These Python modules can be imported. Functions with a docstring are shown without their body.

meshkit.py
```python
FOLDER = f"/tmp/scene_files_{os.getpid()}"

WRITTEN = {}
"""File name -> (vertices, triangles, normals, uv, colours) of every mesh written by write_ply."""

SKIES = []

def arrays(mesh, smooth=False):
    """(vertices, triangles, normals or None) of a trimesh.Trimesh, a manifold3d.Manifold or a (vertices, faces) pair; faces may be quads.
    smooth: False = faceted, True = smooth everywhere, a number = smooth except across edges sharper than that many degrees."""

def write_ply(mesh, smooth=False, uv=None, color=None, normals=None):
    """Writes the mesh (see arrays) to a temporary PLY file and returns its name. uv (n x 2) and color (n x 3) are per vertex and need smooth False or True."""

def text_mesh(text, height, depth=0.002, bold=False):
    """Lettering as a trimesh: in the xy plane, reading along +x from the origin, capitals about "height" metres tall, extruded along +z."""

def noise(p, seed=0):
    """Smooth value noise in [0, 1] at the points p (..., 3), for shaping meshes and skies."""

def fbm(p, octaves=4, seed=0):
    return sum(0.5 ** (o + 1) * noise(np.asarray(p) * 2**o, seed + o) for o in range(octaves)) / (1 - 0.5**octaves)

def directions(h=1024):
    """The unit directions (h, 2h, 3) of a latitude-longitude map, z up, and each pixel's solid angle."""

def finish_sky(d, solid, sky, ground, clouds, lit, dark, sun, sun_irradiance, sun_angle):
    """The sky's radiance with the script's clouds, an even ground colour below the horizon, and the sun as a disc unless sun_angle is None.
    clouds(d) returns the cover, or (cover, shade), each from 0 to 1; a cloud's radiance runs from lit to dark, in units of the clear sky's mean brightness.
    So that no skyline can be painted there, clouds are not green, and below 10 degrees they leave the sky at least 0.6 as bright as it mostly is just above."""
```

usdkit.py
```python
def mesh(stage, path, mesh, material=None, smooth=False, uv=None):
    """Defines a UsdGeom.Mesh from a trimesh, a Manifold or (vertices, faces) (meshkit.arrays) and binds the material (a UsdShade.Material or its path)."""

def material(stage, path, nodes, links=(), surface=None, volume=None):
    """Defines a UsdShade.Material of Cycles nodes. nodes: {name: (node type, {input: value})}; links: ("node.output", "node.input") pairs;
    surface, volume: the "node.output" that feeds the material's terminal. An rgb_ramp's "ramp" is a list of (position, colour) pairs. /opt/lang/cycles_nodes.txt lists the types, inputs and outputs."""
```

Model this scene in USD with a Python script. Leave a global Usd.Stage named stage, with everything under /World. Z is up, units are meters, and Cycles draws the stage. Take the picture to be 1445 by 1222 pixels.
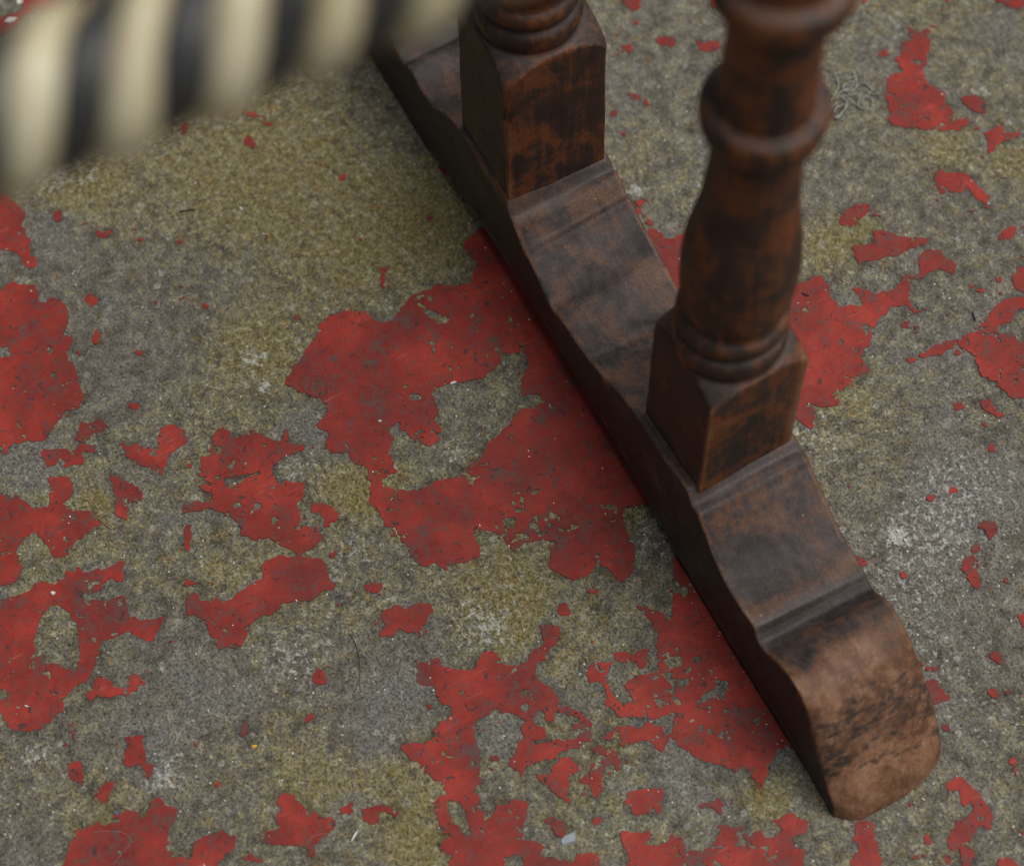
import math, random
import numpy as np, trimesh, manifold3d as m3, shapely, usdkit, meshkit
from scipy import ndimage
from pxr import Usd, UsdGeom, UsdLux, UsdShade, Gf, Sdf, Vt

random.seed(7)
RNG = np.random.default_rng(7)
stage = Usd.Stage.CreateInMemory()
UsdGeom.SetStageUpAxis(stage, UsdGeom.Tokens.z)
UsdGeom.SetStageMetersPerUnit(stage, 1.0)
UsdGeom.Xform.Define(stage, '/World')
UsdGeom.Scope.Define(stage, '/World/Looks')

# ------------------------------------------------------------------ camera
# x runs along the wooden foot towards its toe, y across it, z up.
FPX, PC = 3275.19, (722.5, 611.0)                       # focal length in pixels of a 1445 x 1222 picture
CAM = np.array([0.38, -0.2778, 0.95])
MR = np.array([[0.46038161, 0.88751731, -0.01902074],   # camera right, down, forward in world axes
               [0.78095558, -0.41510659, -0.46668502],
               [-0.42208667, 0.19999885, -0.88421904]])
cam = UsdGeom.Camera.Define(stage, '/World/camera')
cam.CreateFocalLengthAttr(50.0)
cam.CreateHorizontalApertureAttr(50.0 * 1445 / FPX)
cam.CreateVerticalApertureAttr(50.0 * 1222 / FPX)
cam.CreateFStopAttr(3.6)
cam.CreateFocusDistanceAttr(1.045)
cam.CreateClippingRangeAttr(Gf.Vec2f(0.02, 100))
cam.CreateExposureAttr(0.84)
r_, d_, f_ = MR
cam.AddTransformOp().Set(Gf.Matrix4d(*r_, 0, *(-d_), 0, *(-f_), 0, *CAM, 1))

# ------------------------------------------------------------------ daylight: overcast sky with a broad bright side
SUN_AZ, SUN_EL = math.radians(58), math.radians(64)     # azimuth from +x towards +y
sun_dir = np.array([math.cos(SUN_EL) * math.cos(SUN_AZ), math.cos(SUN_EL) * math.sin(SUN_AZ), math.sin(SUN_EL)])
sky_mat = usdkit.material(stage, '/World/Looks/sky', {
    'sky': ('sky_texture', {'sky_type': 'single_scattering', 'sun_disc': False, 'sun_elevation': SUN_EL,
                            'sun_rotation': math.atan2(sun_dir[0], sun_dir[1])}),
    'tc': ('texture_coordinate', {}),
    'n': ('noise_texture', {'scale': 2.2, 'detail': 5.0, 'roughness': 0.6}),
    'cl': ('rgb_ramp', {'ramp': [(0.3, (1.00, 1.06, 1.13)), (0.7, (1.30, 1.35, 1.41))]}),
    'mx': ('mix', {'mix_type': 'mix', 'fac': 0.94}),
    'bg': ('background_shader', {'strength': 0.05})},
    [('tc.generated', 'n.vector'), ('n.fac', 'cl.fac'), ('sky.color', 'mx.color1'), ('cl.color', 'mx.color2'), ('mx.color', 'bg.color')],
    surface='bg.background')
dome = UsdLux.DomeLight.Define(stage, '/World/sky')
dome.CreateIntensityAttr(1.0)
UsdShade.MaterialBindingAPI.Apply(dome.GetPrim()).Bind(sky_mat)
dome.GetPrim().SetCustomDataByKey('kind', 'structure')
sun = UsdLux.DistantLight.Define(stage, '/World/sun')
sun.CreateNormalizeAttr(True)
sun.CreateIntensityAttr(0.40)
sun.CreateAngleAttr(58.0)
sun.CreateColorAttr(Gf.Vec3f(1.0, 0.98, 0.94))
z = sun_dir; x = np.cross([0, 0, 1], z); x /= np.linalg.norm(x); y = np.cross(z, x)
sun.AddTransformOp().Set(Gf.Matrix4d(*x, 0, *y, 0, *z, 0, 0, 0, 3, 1))

# ------------------------------------------------------------------ helpers
used = {}
def path(name, parent=None):
    base = (parent.GetPath().pathString if parent else '/World') + '/' + name
    k = used.get(base, 0); used[base] = k + 1
    return base if k == 0 else f'{base}_{k:03d}'

def tag(p, label=None, cat=None, group=None, kind=None):
    for k, v in (('label', label), ('category', cat), ('group', group), ('kind', kind)):
        if v: p.SetCustomDataByKey(k, v)
    return p

def obj(name, mesh, mat, parent=None, smooth=False, **kw):
    p = usdkit.mesh(stage, path(name, parent), mesh, mat, smooth=smooth).GetPrim()
    return tag(p, **kw)

def thing(name, label, cat, loc=(0, 0, 0), group=None):
    x = UsdGeom.Xform.Define(stage, path(name))
    x.AddTranslateOp().Set(Gf.Vec3d(*map(float, loc)))
    return tag(x.GetPrim(), label, cat, group)

def ground(px, py):
    """The floor point that stands at a position of the 1445 x 1222 survey picture."""
    px = np.asarray(px, float); py = np.asarray(py, float)
    v = np.stack([(px - PC[0]) / FPX, (py - PC[1]) / FPX, np.ones_like(px)], -1) @ MR
    t = -CAM[2] / v[..., 2]
    return (CAM + t[..., None] * v)[..., :2]

def at(px, py, dist):
    return CAM + dist * (np.array([(px - PC[0]) / FPX, (py - PC[1]) / FPX, 1.0]) @ MR)

def tube(points, radii, n=8, cap=True):
    P = np.asarray(points, float); R = np.broadcast_to(np.asarray(radii, float), (len(P),))
    T = np.gradient(P, axis=0); T /= np.linalg.norm(T, axis=1)[:, None]
    a = np.array([0, 0, 1.0]) if abs(T[0][2]) < .9 else np.array([1.0, 0, 0])
    N = [np.cross(T[0], a)]; N[0] /= np.linalg.norm(N[0])
    for t in T[1:]:
        v = N[-1] - t * (N[-1] @ t); N.append(v / np.linalg.norm(v))
    N = np.array(N); B = np.cross(T, N)
    th = np.arange(n) / n * 2 * np.pi
    V = P[:, None] + R[:, None, None] * (np.cos(th)[None, :, None] * N[:, None] + np.sin(th)[None, :, None] * B[:, None])
    V = V.reshape(-1, 3); F = []
    for i in range(len(P) - 1):
        for j in range(n):
            a0, a1, b0, b1 = i * n + j, i * n + (j + 1) % n, (i + 1) * n + j, (i + 1) * n + (j + 1) % n
            F += [(a0, a1, b1), (a0, b1, b0)]
    if cap:
        V = np.vstack([V, P[:1], P[-1:]]); c0, c1 = len(V) - 2, len(V) - 1
        for j in range(n):
            F += [(c0, (j + 1) % n, j), (c1, (len(P) - 1) * n + j, (len(P) - 1) * n + (j + 1) % n)]
    return V, np.array(F)

def join(parts):
    V, F, k = [], [], 0
    for v, f in parts:
        V.append(v); F.append(np.asarray(f) + k); k += len(v)
    return np.vstack(V), np.vstack(F)

def fbm2(x, y, scale, octaves=4, seed=0):
    p = np.stack([x * scale, y * scale, np.full_like(x, 3.7 * seed + .31)], -1)
    return meshkit.fbm(p, octaves, seed)

def primvar(prim, name, values):
    UsdGeom.PrimvarsAPI(prim).CreatePrimvar(name, Sdf.ValueTypeNames.Color3fArray, 'vertex').Set(Vt.Vec3fArray.FromNumpy(np.asarray(values, np.float32)))

# ------------------------------------------------------------------ materials
def concrete():
    n = {'tc': ('texture_coordinate', {}), 'mask': ('attribute', {'attribute': 'mask'}), 'sep': ('separate_color', {}),
         'big': ('noise_texture', {'scale': 24.0, 'detail': 4.0, 'roughness': 0.6}),
         'mid': ('noise_texture', {'scale': 110.0, 'detail': 7.0, 'roughness': 0.72, 'distortion': 0.3}),
         'fin': ('noise_texture', {'scale': 430.0, 'detail': 6.0, 'roughness': 0.74, 'distortion': 0.7}),
         'pit': ('noise_texture', {'scale': 780.0, 'detail': 4.0, 'roughness': 0.7}),
         'wht': ('noise_texture', {'scale': 330.0, 'detail': 6.0, 'roughness': 0.75}),
         'rst': ('noise_texture', {'scale': 150.0, 'detail': 4.0, 'roughness': 0.65}),
         'spk': ('voronoi_texture', {'scale': 300.0}), 'scol': ('separate_color', {}),
         'base': ('rgb_ramp', {'ramp': [(0.32, (0.080, 0.070, 0.052)), (0.5, (0.155, 0.141, 0.116)), (0.68, (0.245, 0.230, 0.198))]}),
         # crust of pale olive grains
         'gm': ('math', {'math_type': 'multiply_add', 'value2': 0.80}), 'gs': ('math', {'math_type': 'multiply_add', 'value2': 0.55}),
         'gf': ('map_range', {'from_min': 0.89, 'from_max': 1.03, 'to_max': 0.88, 'clamp': True}),
         'gcol': ('rgb_ramp', {'ramp': [(0.40, (0.155, 0.134, 0.066)), (0.5, (0.250, 0.223, 0.115)), (0.61, (0.38, 0.355, 0.23))]}),
         'm1': ('mix', {}),
         # ochre and rust stain where the mask says so
         'of': ('map_range', {'from_min': 0.04, 'from_max': 0.60, 'to_max': 0.80, 'clamp': True}), 'ov': ('math', {'math_type': 'multiply_add', 'value2': 2.0}), 'ow': ('math', {'math_type': 'subtract', 'value2': 0.97}),
         'ocol': ('rgb_ramp', {'ramp': [(0.37, (0.072, 0.053, 0.020)), (0.50, (0.180, 0.142, 0.046)), (0.63, (0.315, 0.262, 0.098))]}),
         'mo': ('mix', {}),
         'rf': ('map_range', {'from_min': 0.60, 'from_max': 0.72, 'to_max': 0.45, 'clamp': True}), 'mr': ('mix', {'color2': (0.26, 0.135, 0.042)}),
         # smooth grey cement skin
         'pa': ('math', {'math_type': 'add'}), 'pf': ('map_range', {'from_min': 0.56, 'from_max': 0.66, 'to_max': 0.62, 'clamp': True}),
         'pcol': ('rgb_ramp', {'ramp': [(0.36, (0.110, 0.104, 0.093)), (0.50, (0.175, 0.168, 0.152)), (0.64, (0.270, 0.260, 0.235))]}), 'mp': ('mix', {}),
         # lime bloom in flecks
         'wa': ('math', {'math_type': 'multiply_add', 'value2': 0.36}), 'wf': ('map_range', {'from_min': 0.60, 'from_max': 0.70, 'to_max': 0.8, 'clamp': True}), 'mw': ('mix', {'color2': (0.46, 0.46, 0.425)}),
         'dirt': ('attribute', {'attribute': 'dirt'}), 'ds': ('separate_color', {}), 'di': ('math', {'math_type': 'subtract', 'value1': 1.0}), 'dcl': ('combine_color', {}), 'm7': ('mix', {'mix_type': 'multiply', 'fac': 1.0}),
         'stn': ('voronoi_texture', {'scale': 170.0}), 'stc': ('separate_color', {}), 'stf': ('map_range', {'from_min': 0.22, 'from_max': 0.34, 'to_min': 0.55, 'to_max': 0.0, 'clamp': True}), 'stg': ('math', {'math_type': 'greater_than', 'value2': 0.80}), 'stm': ('math', {'math_type': 'multiply'}),
         'stcol': ('rgb_ramp', {'ramp': [(0.0, (0.07, 0.062, 0.052)), (0.45, (0.13, 0.12, 0.105)), (0.6, (0.30, 0.285, 0.24)), (1.0, (0.42, 0.40, 0.35))]}), 'mst': ('mix', {}), 'cl': ('noise_texture', {'scale': 210.0, 'detail': 5.0, 'roughness': 0.7, 'distortion': 0.4}), 'clr': ('map_range', {'from_min': 0.34, 'from_max': 0.66, 'to_min': 0.80, 'to_max': 1.24, 'clamp': True}), 'clc': ('combine_color', {}), 'm8': ('mix', {'mix_type': 'multiply', 'fac': 1.0}),
         'pr': ('map_range', {'from_min': 0.36, 'from_max': 0.51, 'to_min': 0.36, 'to_max': 1.0, 'clamp': True}), 'pc': ('combine_color', {}), 'm4': ('mix', {'mix_type': 'multiply', 'fac': 1.0}),
         'lr': ('map_range', {'from_min': 0.50, 'from_max': 0.66, 'to_min': 1.0, 'to_max': 1.3, 'clamp': True}), 'lc': ('combine_color', {}), 'm6': ('mix', {'mix_type': 'multiply', 'fac': 1.0}),
         'sm': ('map_range', {'from_min': 0.10, 'from_max': 0.17, 'to_min': 1.0, 'to_max': 0.0, 'clamp': True}), 'sr': ('math', {'math_type': 'greater_than', 'value2': 0.94}), 'ss': ('math', {'math_type': 'multiply'}),
         'm5': ('mix', {'color2': (0.60, 0.58, 0.52)}),
         'bump': ('bump', {'strength': 0.40, 'distance': 0.0011}),
         'p': ('principled_bsdf', {'roughness': 0.9, 'specular_ior_level': 0.25})}
    l = [('tc.object', k + '.vector') for k in ('big', 'mid', 'fin', 'pit', 'wht', 'rst', 'spk')] + [
        ('mask.color', 'sep.color'), ('mid.fac', 'base.fac'),
        ('mid.fac', 'gm.value1'), ('fin.fac', 'gm.value3'), ('sep.r', 'gs.value1'), ('gm.value', 'gs.value3'), ('gs.value', 'gf.value'), ('wht.fac', 'gcol.fac'),
        ('gf.result', 'm1.fac'), ('base.color', 'm1.color1'), ('gcol.color', 'm1.color2'),
        ('rst.fac', 'ov.value1'), ('sep.r', 'ov.value3'), ('ov.value', 'ow.value1'), ('ow.value', 'of.value'), ('fin.fac', 'ocol.fac'), ('of.result', 'mo.fac'), ('m1.color', 'mo.color1'), ('ocol.color', 'mo.color2'),
        ('rst.fac', 'rf.value'), ('rf.result', 'mr.fac'), ('mo.color', 'mr.color1'),
        ('big.fac', 'pa.value1'), ('sep.b', 'pa.value2'), ('pa.value', 'pf.value'), ('pf.result', 'mp.fac'), ('fin.fac', 'pcol.fac'), ('mr.color', 'mp.color1'), ('pcol.color', 'mp.color2'),
        ('sep.g', 'wa.value1'), ('wht.fac', 'wa.value3'), ('wa.value', 'wf.value'), ('tc.object', 'stn.vector'), ('stn.distance', 'stf.value'), ('stn.color', 'stc.color'), ('stc.r', 'stg.value1'), ('stf.result', 'stm.value1'), ('stg.value', 'stm.value2'), ('stm.value', 'mst.fac'), ('stc.g', 'stcol.fac'), ('mp.color', 'mst.color1'), ('stcol.color', 'mst.color2'),
        ('dirt.color', 'ds.color'), ('ds.r', 'di.value2'), ('di.value', 'dcl.r'), ('di.value', 'dcl.g'), ('di.value', 'dcl.b'), ('wf.result', 'mw.fac'), ('mst.color', 'mw.color1'),
        ('pit.fac', 'pr.value'), ('pr.result', 'pc.r'), ('pr.result', 'pc.g'), ('pr.result', 'pc.b'), ('mw.color', 'm4.color1'), ('pc.color', 'm4.color2'),
        ('pit.fac', 'lr.value'), ('lr.result', 'lc.r'), ('lr.result', 'lc.g'), ('lr.result', 'lc.b'), ('m4.color', 'm6.color1'), ('lc.color', 'm6.color2'),
        ('spk.distance', 'sm.value'), ('spk.color', 'scol.color'), ('scol.r', 'sr.value1'), ('sm.result', 'ss.value1'), ('sr.value', 'ss.value2'), ('ss.value', 'm5.fac'), ('tc.object', 'cl.vector'), ('cl.fac', 'clr.value'), ('clr.result', 'clc.r'), ('clr.result', 'clc.g'), ('clr.result', 'clc.b'), ('m6.color', 'm8.color1'), ('clc.color', 'm8.color2'), ('m8.color', 'm7.color1'), ('dcl.color', 'm7.color2'), ('m7.color', 'm5.color1'),
        ('pit.fac', 'bump.height'), ('bump.normal', 'p.normal'), ('m5.color', 'p.base_color')]
    return usdkit.material(stage, '/World/Looks/concrete', n, l, surface='p.BSDF')

def red_paint():
    n = {'tc': ('texture_coordinate', {}),
         'a': ('noise_texture', {'scale': 32.0, 'detail': 5.0, 'roughness': 0.65}),
         'b': ('noise_texture', {'scale': 260.0, 'detail': 5.0, 'roughness': 0.7}),
         'c': ('noise_texture', {'scale': 120.0, 'detail': 8.0, 'roughness': 0.82, 'distortion': 0.8}),
         'f': ('noise_texture', {'scale': 1500.0, 'detail': 2.0}),
         'map': ('mapping', {'rotation': (0, 0, 1.0), 'scale': (650.0, 45.0, 1.0)}),
         's': ('noise_texture', {'scale': 1.0, 'detail': 3.0, 'roughness': 0.7}),
         'ra': ('rgb_ramp', {'ramp': [(0.36, (0.165, 0.017, 0.012)), (0.50, (0.285, 0.022, 0.013)), (0.64, (0.43, 0.039, 0.022))]}),
         'rc': ('map_range', {'from_min': 0.40, 'from_max': 0.485, 'to_max': 0.85, 'clamp': True}),
         'cw': ('math', {'math_type': 'multiply_add', 'value2': -0.26}), 'm1': ('mix', {'color2': (0.105, 0.068, 0.060)}),
         'rb': ('map_range', {'from_min': 0.34, 'from_max': 0.70, 'to_min': 0.0, 'to_max': 0.62, 'clamp': True}),
         'm2': ('mix', {'color2': (0.20, 0.050, 0.042)}),
         'sg': ('math', {'math_type': 'multiply_add', 'value2': 0.5}), 'rs': ('map_range', {'from_min': 0.90, 'from_max': 1.0, 'to_max': 0.42, 'clamp': True}),
         'm3': ('mix', {'color2': (0.50, 0.16, 0.13)}),
         'd': ('noise_texture', {'scale': 230.0, 'detail': 4.0, 'roughness': 0.6, 'distortion': 0.8}), 'rd': ('map_range', {'from_min': 0.62, 'from_max': 0.66, 'to_max': 0.85, 'clamp': True}), 'm4': ('mix', {'color2': (0.040, 0.034, 0.038)}),
         'bump': ('bump', {'strength': 0.35, 'distance': 0.001}),
         'p': ('principled_bsdf', {'roughness': 0.62, 'specular_ior_level': 0.3})}
    l = [('tc.object', k + '.vector') for k in ('a', 'b', 'c', 'f', 'map')] + [
        ('map.vector', 's.vector'), ('a.fac', 'ra.fac'), ('a.fac', 'cw.value1'), ('c.fac', 'cw.value3'), ('cw.value', 'rc.value'), ('rc.result', 'm1.fac'), ('ra.color', 'm2.color1'), ('b.fac', 'rb.value'), ('rb.result', 'm2.fac'),
        ('m2.color', 'm1.color1'), ('s.fac', 'sg.value3'), ('a.fac', 'sg.value1'), ('sg.value', 'rs.value'), ('rs.result', 'm3.fac'), ('m1.color', 'm3.color1'), ('tc.object', 'd.vector'), ('d.fac', 'rd.value'), ('rd.result', 'm4.fac'), ('m3.color', 'm4.color1'), ('m4.color', 'p.base_color'),
        ('b.fac', 'bump.height'), ('bump.normal', 'p.normal')]
    return usdkit.material(stage, '/World/Looks/red_paint', n, l, surface='p.BSDF')

def wood(name, dark, brown, pale, level, grain_axis, edge=0.34, rough=0.57, mauve=(0.050, 0.034, 0.031)):
    """Old stained oak: dark stain over red-brown wood, rubbed through in patches and at the arrises, dust on what faces up.
    The mask primvar: r adds to what is rubbed through and holds painted left-side shade, g to the dust, b to dark smudges."""
    sc = [260.0, 260.0, 260.0]; sc[grain_axis] = 24.0
    n = {'tc': ('texture_coordinate', {}), 'mask': ('attribute', {'attribute': 'mask'}), 'ws': ('separate_color', {}),
         'map': ('mapping', {'scale': tuple(sc)}), 'g': ('noise_texture', {'scale': 1.0, 'detail': 5.0, 'roughness': 0.62}),
         'a': ('noise_texture', {'scale': 46.0, 'detail': 7.0, 'roughness': 0.62, 'distortion': 0.5}),
         'f': ('noise_texture', {'scale': 900.0, 'detail': 3.0}),
         'mid': ('noise_texture', {'scale': 210.0, 'detail': 6.0, 'roughness': 0.72}),
         'bev': ('bevel', {'radius': 0.0022, 'samples': 6}), 'geo': ('geometry', {}), 'dot': ('vector_math', {'math_type': 'dot_product'}),
         'em': ('map_range', {'from_min': 0.985, 'from_max': 0.80, 'to_min': 0.0, 'to_max': edge, 'clamp': True}),
         'ga': ('math', {'math_type': 'multiply_add', 'value2': 0.45}), 'md': ('math', {'math_type': 'multiply_add', 'value2': 0.26}),
         's1': ('math', {'math_type': 'add', 'value2': level}), 's2': ('math', {'math_type': 'add'}), 's3': ('math', {'math_type': 'add'}),
         'ramp': ('rgb_ramp', {'ramp': [(0.74, dark), (0.88, mauve), (0.93, tuple(0.55 * np.array(mauve) + 0.45 * np.array(brown))), (1.0, brown)]}),
         'dirt': ('attribute', {'attribute': 'dirt'}), 'ds': ('separate_color', {}), 'di': ('math', {'math_type': 'subtract', 'value1': 1.0}), 'dcl': ('combine_color', {}), 'm7': ('mix', {'mix_type': 'multiply', 'fac': 1.0}),
         'stn': ('voronoi_texture', {'scale': 170.0}), 'stc': ('separate_color', {}), 'stf': ('map_range', {'from_min': 0.22, 'from_max': 0.34, 'to_min': 0.55, 'to_max': 0.0, 'clamp': True}), 'stg': ('math', {'math_type': 'greater_than', 'value2': 0.80}), 'stm': ('math', {'math_type': 'multiply'}),
         'stcol': ('rgb_ramp', {'ramp': [(0.0, (0.07, 0.062, 0.052)), (0.45, (0.13, 0.12, 0.105)), (0.6, (0.30, 0.285, 0.24)), (1.0, (0.42, 0.40, 0.35))]}), 'mst': ('mix', {}), 'cl': ('noise_texture', {'scale': 210.0, 'detail': 5.0, 'roughness': 0.7, 'distortion': 0.4}), 'clr': ('map_range', {'from_min': 0.34, 'from_max': 0.66, 'to_min': 0.80, 'to_max': 1.24, 'clamp': True}), 'clc': ('combine_color', {}), 'm8': ('mix', {'mix_type': 'multiply', 'fac': 1.0}),
         'pr': ('map_range', {'from_min': 1.03, 'from_max': 1.36, 'clamp': True}), 'mp': ('mix', {'color2': pale}),
         # dark smudges, drawn out across the grain
         'smap': ('mapping', {'rotation': (0.0, 0.0, 0.25), 'scale': (300.0, 130.0, 200.0)}), 'sn': ('noise_texture', {'scale': 1.0, 'detail': 6.0, 'roughness': 0.72, 'distortion': 0.4}),
         'sa': ('math', {'math_type': 'add'}), 'sf': ('map_range', {'from_min': 0.96, 'from_max': 1.10, 'to_max': 0.86, 'clamp': True}), 'msm': ('mix', {'color2': (0.024, 0.021, 0.022)}),
         # dust film on faces that look up
         'nz': ('separate_xyz', {}), 'du': ('map_range', {'from_min': 0.50, 'from_max': 0.95, 'to_max': 0.46, 'clamp': True}), 'dn': ('map_range', {'from_min': 0.32, 'from_max': 0.62, 'to_min': 0.25, 'to_max': 1.0, 'clamp': True}),
         'dmul': ('math', {'math_type': 'multiply'}), 'dadd': ('math', {'math_type': 'add', 'use_clamp': True}), 'mdu': ('mix', {'color2': (0.094, 0.073, 0.068)}),
         'fm': ('map_range', {'from_min': 0.3, 'from_max': 0.7, 'to_min': 0.74, 'to_max': 1.26}), 'fc': ('combine_color', {}), 'm2': ('mix', {'mix_type': 'multiply', 'fac': 1.0}),
         'dust': ('voronoi_texture', {'scale': 210.0}), 'dc': ('separate_color', {}),
         'dm': ('map_range', {'from_min': 0.045, 'from_max': 0.095, 'to_min': 0.8, 'to_max': 0.0, 'clamp': True}), 'dg': ('math', {'math_type': 'greater_than', 'value2': 0.95}),
         'dd': ('math', {'math_type': 'multiply'}), 'm3': ('mix', {'color2': (0.36, 0.35, 0.33)}),
         'rr': ('map_range', {'from_min': 0.3, 'from_max': 0.7, 'to_min': rough - 0.08, 'to_max': rough + 0.16}),
         'bump': ('bump', {'strength': 0.35, 'distance': 0.0008}),
         'p': ('principled_bsdf', {'specular_ior_level': 0.4})}
    l = [('tc.object', k + '.vector') for k in ('map', 'a', 'f', 'mid', 'dust', 'smap')] + [
        ('map.vector', 'g.vector'), ('smap.vector', 'sn.vector'), ('mask.color', 'ws.color'), ('bev.bevel', 'dot.vector1'), ('geo.normal', 'dot.vector2'), ('dot.value', 'em.value'),
        ('g.fac', 'ga.value1'), ('a.fac', 'ga.value3'), ('mid.fac', 'md.value1'), ('ga.value', 'md.value3'), ('md.value', 's1.value1'), ('s1.value', 's2.value1'), ('ws.r', 's2.value2'),
        ('s2.value', 's3.value1'), ('em.result', 's3.value2'), ('s3.value', 'ramp.fac'), ('s3.value', 'pr.value'), ('pr.result', 'mp.fac'), ('ramp.color', 'mp.color1'),
        ('sn.fac', 'sa.value1'), ('ws.b', 'sa.value2'), ('sa.value', 'sf.value'), ('sf.result', 'msm.fac'), ('mp.color', 'msm.color1'),
        ('geo.normal', 'nz.vector'), ('nz.z', 'du.value'), ('a.fac', 'dn.value'), ('du.result', 'dmul.value1'), ('dn.result', 'dmul.value2'), ('dmul.value', 'dadd.value1'), ('ws.g', 'dadd.value2'),
        ('dadd.value', 'mdu.fac'), ('msm.color', 'mdu.color1'),
        ('f.fac', 'fm.value'), ('fm.result', 'fc.r'), ('fm.result', 'fc.g'), ('fm.result', 'fc.b'), ('mdu.color', 'm2.color1'), ('fc.color', 'm2.color2'),
        ('dust.distance', 'dm.value'), ('dust.color', 'dc.color'), ('dc.r', 'dg.value1'), ('dm.result', 'dd.value1'), ('dg.value', 'dd.value2'), ('dd.value', 'm3.fac'), ('m2.color', 'm3.color1'),
        ('m3.color', 'p.base_color'), ('mid.fac', 'rr.value'), ('rr.result', 'p.roughness'), ('ga.value', 'bump.height'), ('bump.normal', 'p.normal')]
    return usdkit.material(stage, '/World/Looks/' + name, n, l, surface='p.BSDF')

def plain(name, color, rough=0.6, vary=0.35, scale=300.0, spec=0.4):
    return usdkit.material(stage, '/World/Looks/' + name, {
        'tc': ('texture_coordinate', {}), 'n': ('noise_texture', {'scale': scale, 'detail': 4.0, 'roughness': 0.65}),
        'r': ('rgb_ramp', {'ramp': [(0.3, tuple(c * (1 - vary) for c in color)), (0.7, tuple(min(1, c * (1 + vary)) for c in color))]}),
        'p': ('principled_bsdf', {'roughness': rough, 'specular_ior_level': spec})},
        [('tc.object', 'n.vector'), ('n.fac', 'r.fac'), ('r.color', 'p.base_color')], surface='p.BSDF')

M_CONC, M_RED = concrete(), red_paint()
DARK, BROWN, PALE = (0.020, 0.0150, 0.0130), (0.128, 0.056, 0.027), (0.33, 0.178, 0.104)
M_FOOT = wood('foot_wood', DARK, BROWN, PALE, 0.02, 0)
M_POST = wood('post_wood', (0.026, 0.0155, 0.0115), (0.145, 0.045, 0.014), (0.22, 0.115, 0.055), 0.022, 2, mauve=(0.046, 0.0255, 0.018))
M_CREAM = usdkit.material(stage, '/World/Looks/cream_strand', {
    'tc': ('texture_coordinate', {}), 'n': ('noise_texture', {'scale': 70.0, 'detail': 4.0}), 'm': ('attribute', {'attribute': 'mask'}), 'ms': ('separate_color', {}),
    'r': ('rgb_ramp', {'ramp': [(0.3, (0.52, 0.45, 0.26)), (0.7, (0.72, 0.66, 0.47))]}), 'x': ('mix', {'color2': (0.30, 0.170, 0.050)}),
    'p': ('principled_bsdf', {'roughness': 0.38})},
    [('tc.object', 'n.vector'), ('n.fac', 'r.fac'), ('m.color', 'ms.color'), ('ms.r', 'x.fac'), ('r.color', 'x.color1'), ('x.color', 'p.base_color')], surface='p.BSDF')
M_BLACK = plain('black_strand', (0.034, 0.034, 0.035), 0.48, 0.5, 60.0, 0.6)
M_WHITE = plain('white_chip', (0.66, 0.65, 0.60), 0.7, 0.2)
M_GREYCHIP = plain('grey_chip', (0.30, 0.32, 0.35), 0.6, 0.2)
M_STRING = plain('grey_string', (0.34, 0.35, 0.29), 0.9, 0.25, 900.0)
M_STRAW = plain('straw', (0.36, 0.25, 0.12), 0.8, 0.3)
M_TWIG = plain('dark_twig', (0.030, 0.018, 0.016), 0.8, 0.3)
M_YEL = plain('orange_fleck', (0.75, 0.38, 0.03), 0.6, 0.2)
M_BLUE = plain('blue_fleck', (0.03, 0.17, 0.50), 0.6, 0.2)
M_LICHEN = plain('yellow_fleck', (0.42, 0.35, 0.04), 0.8, 0.3)

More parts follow.
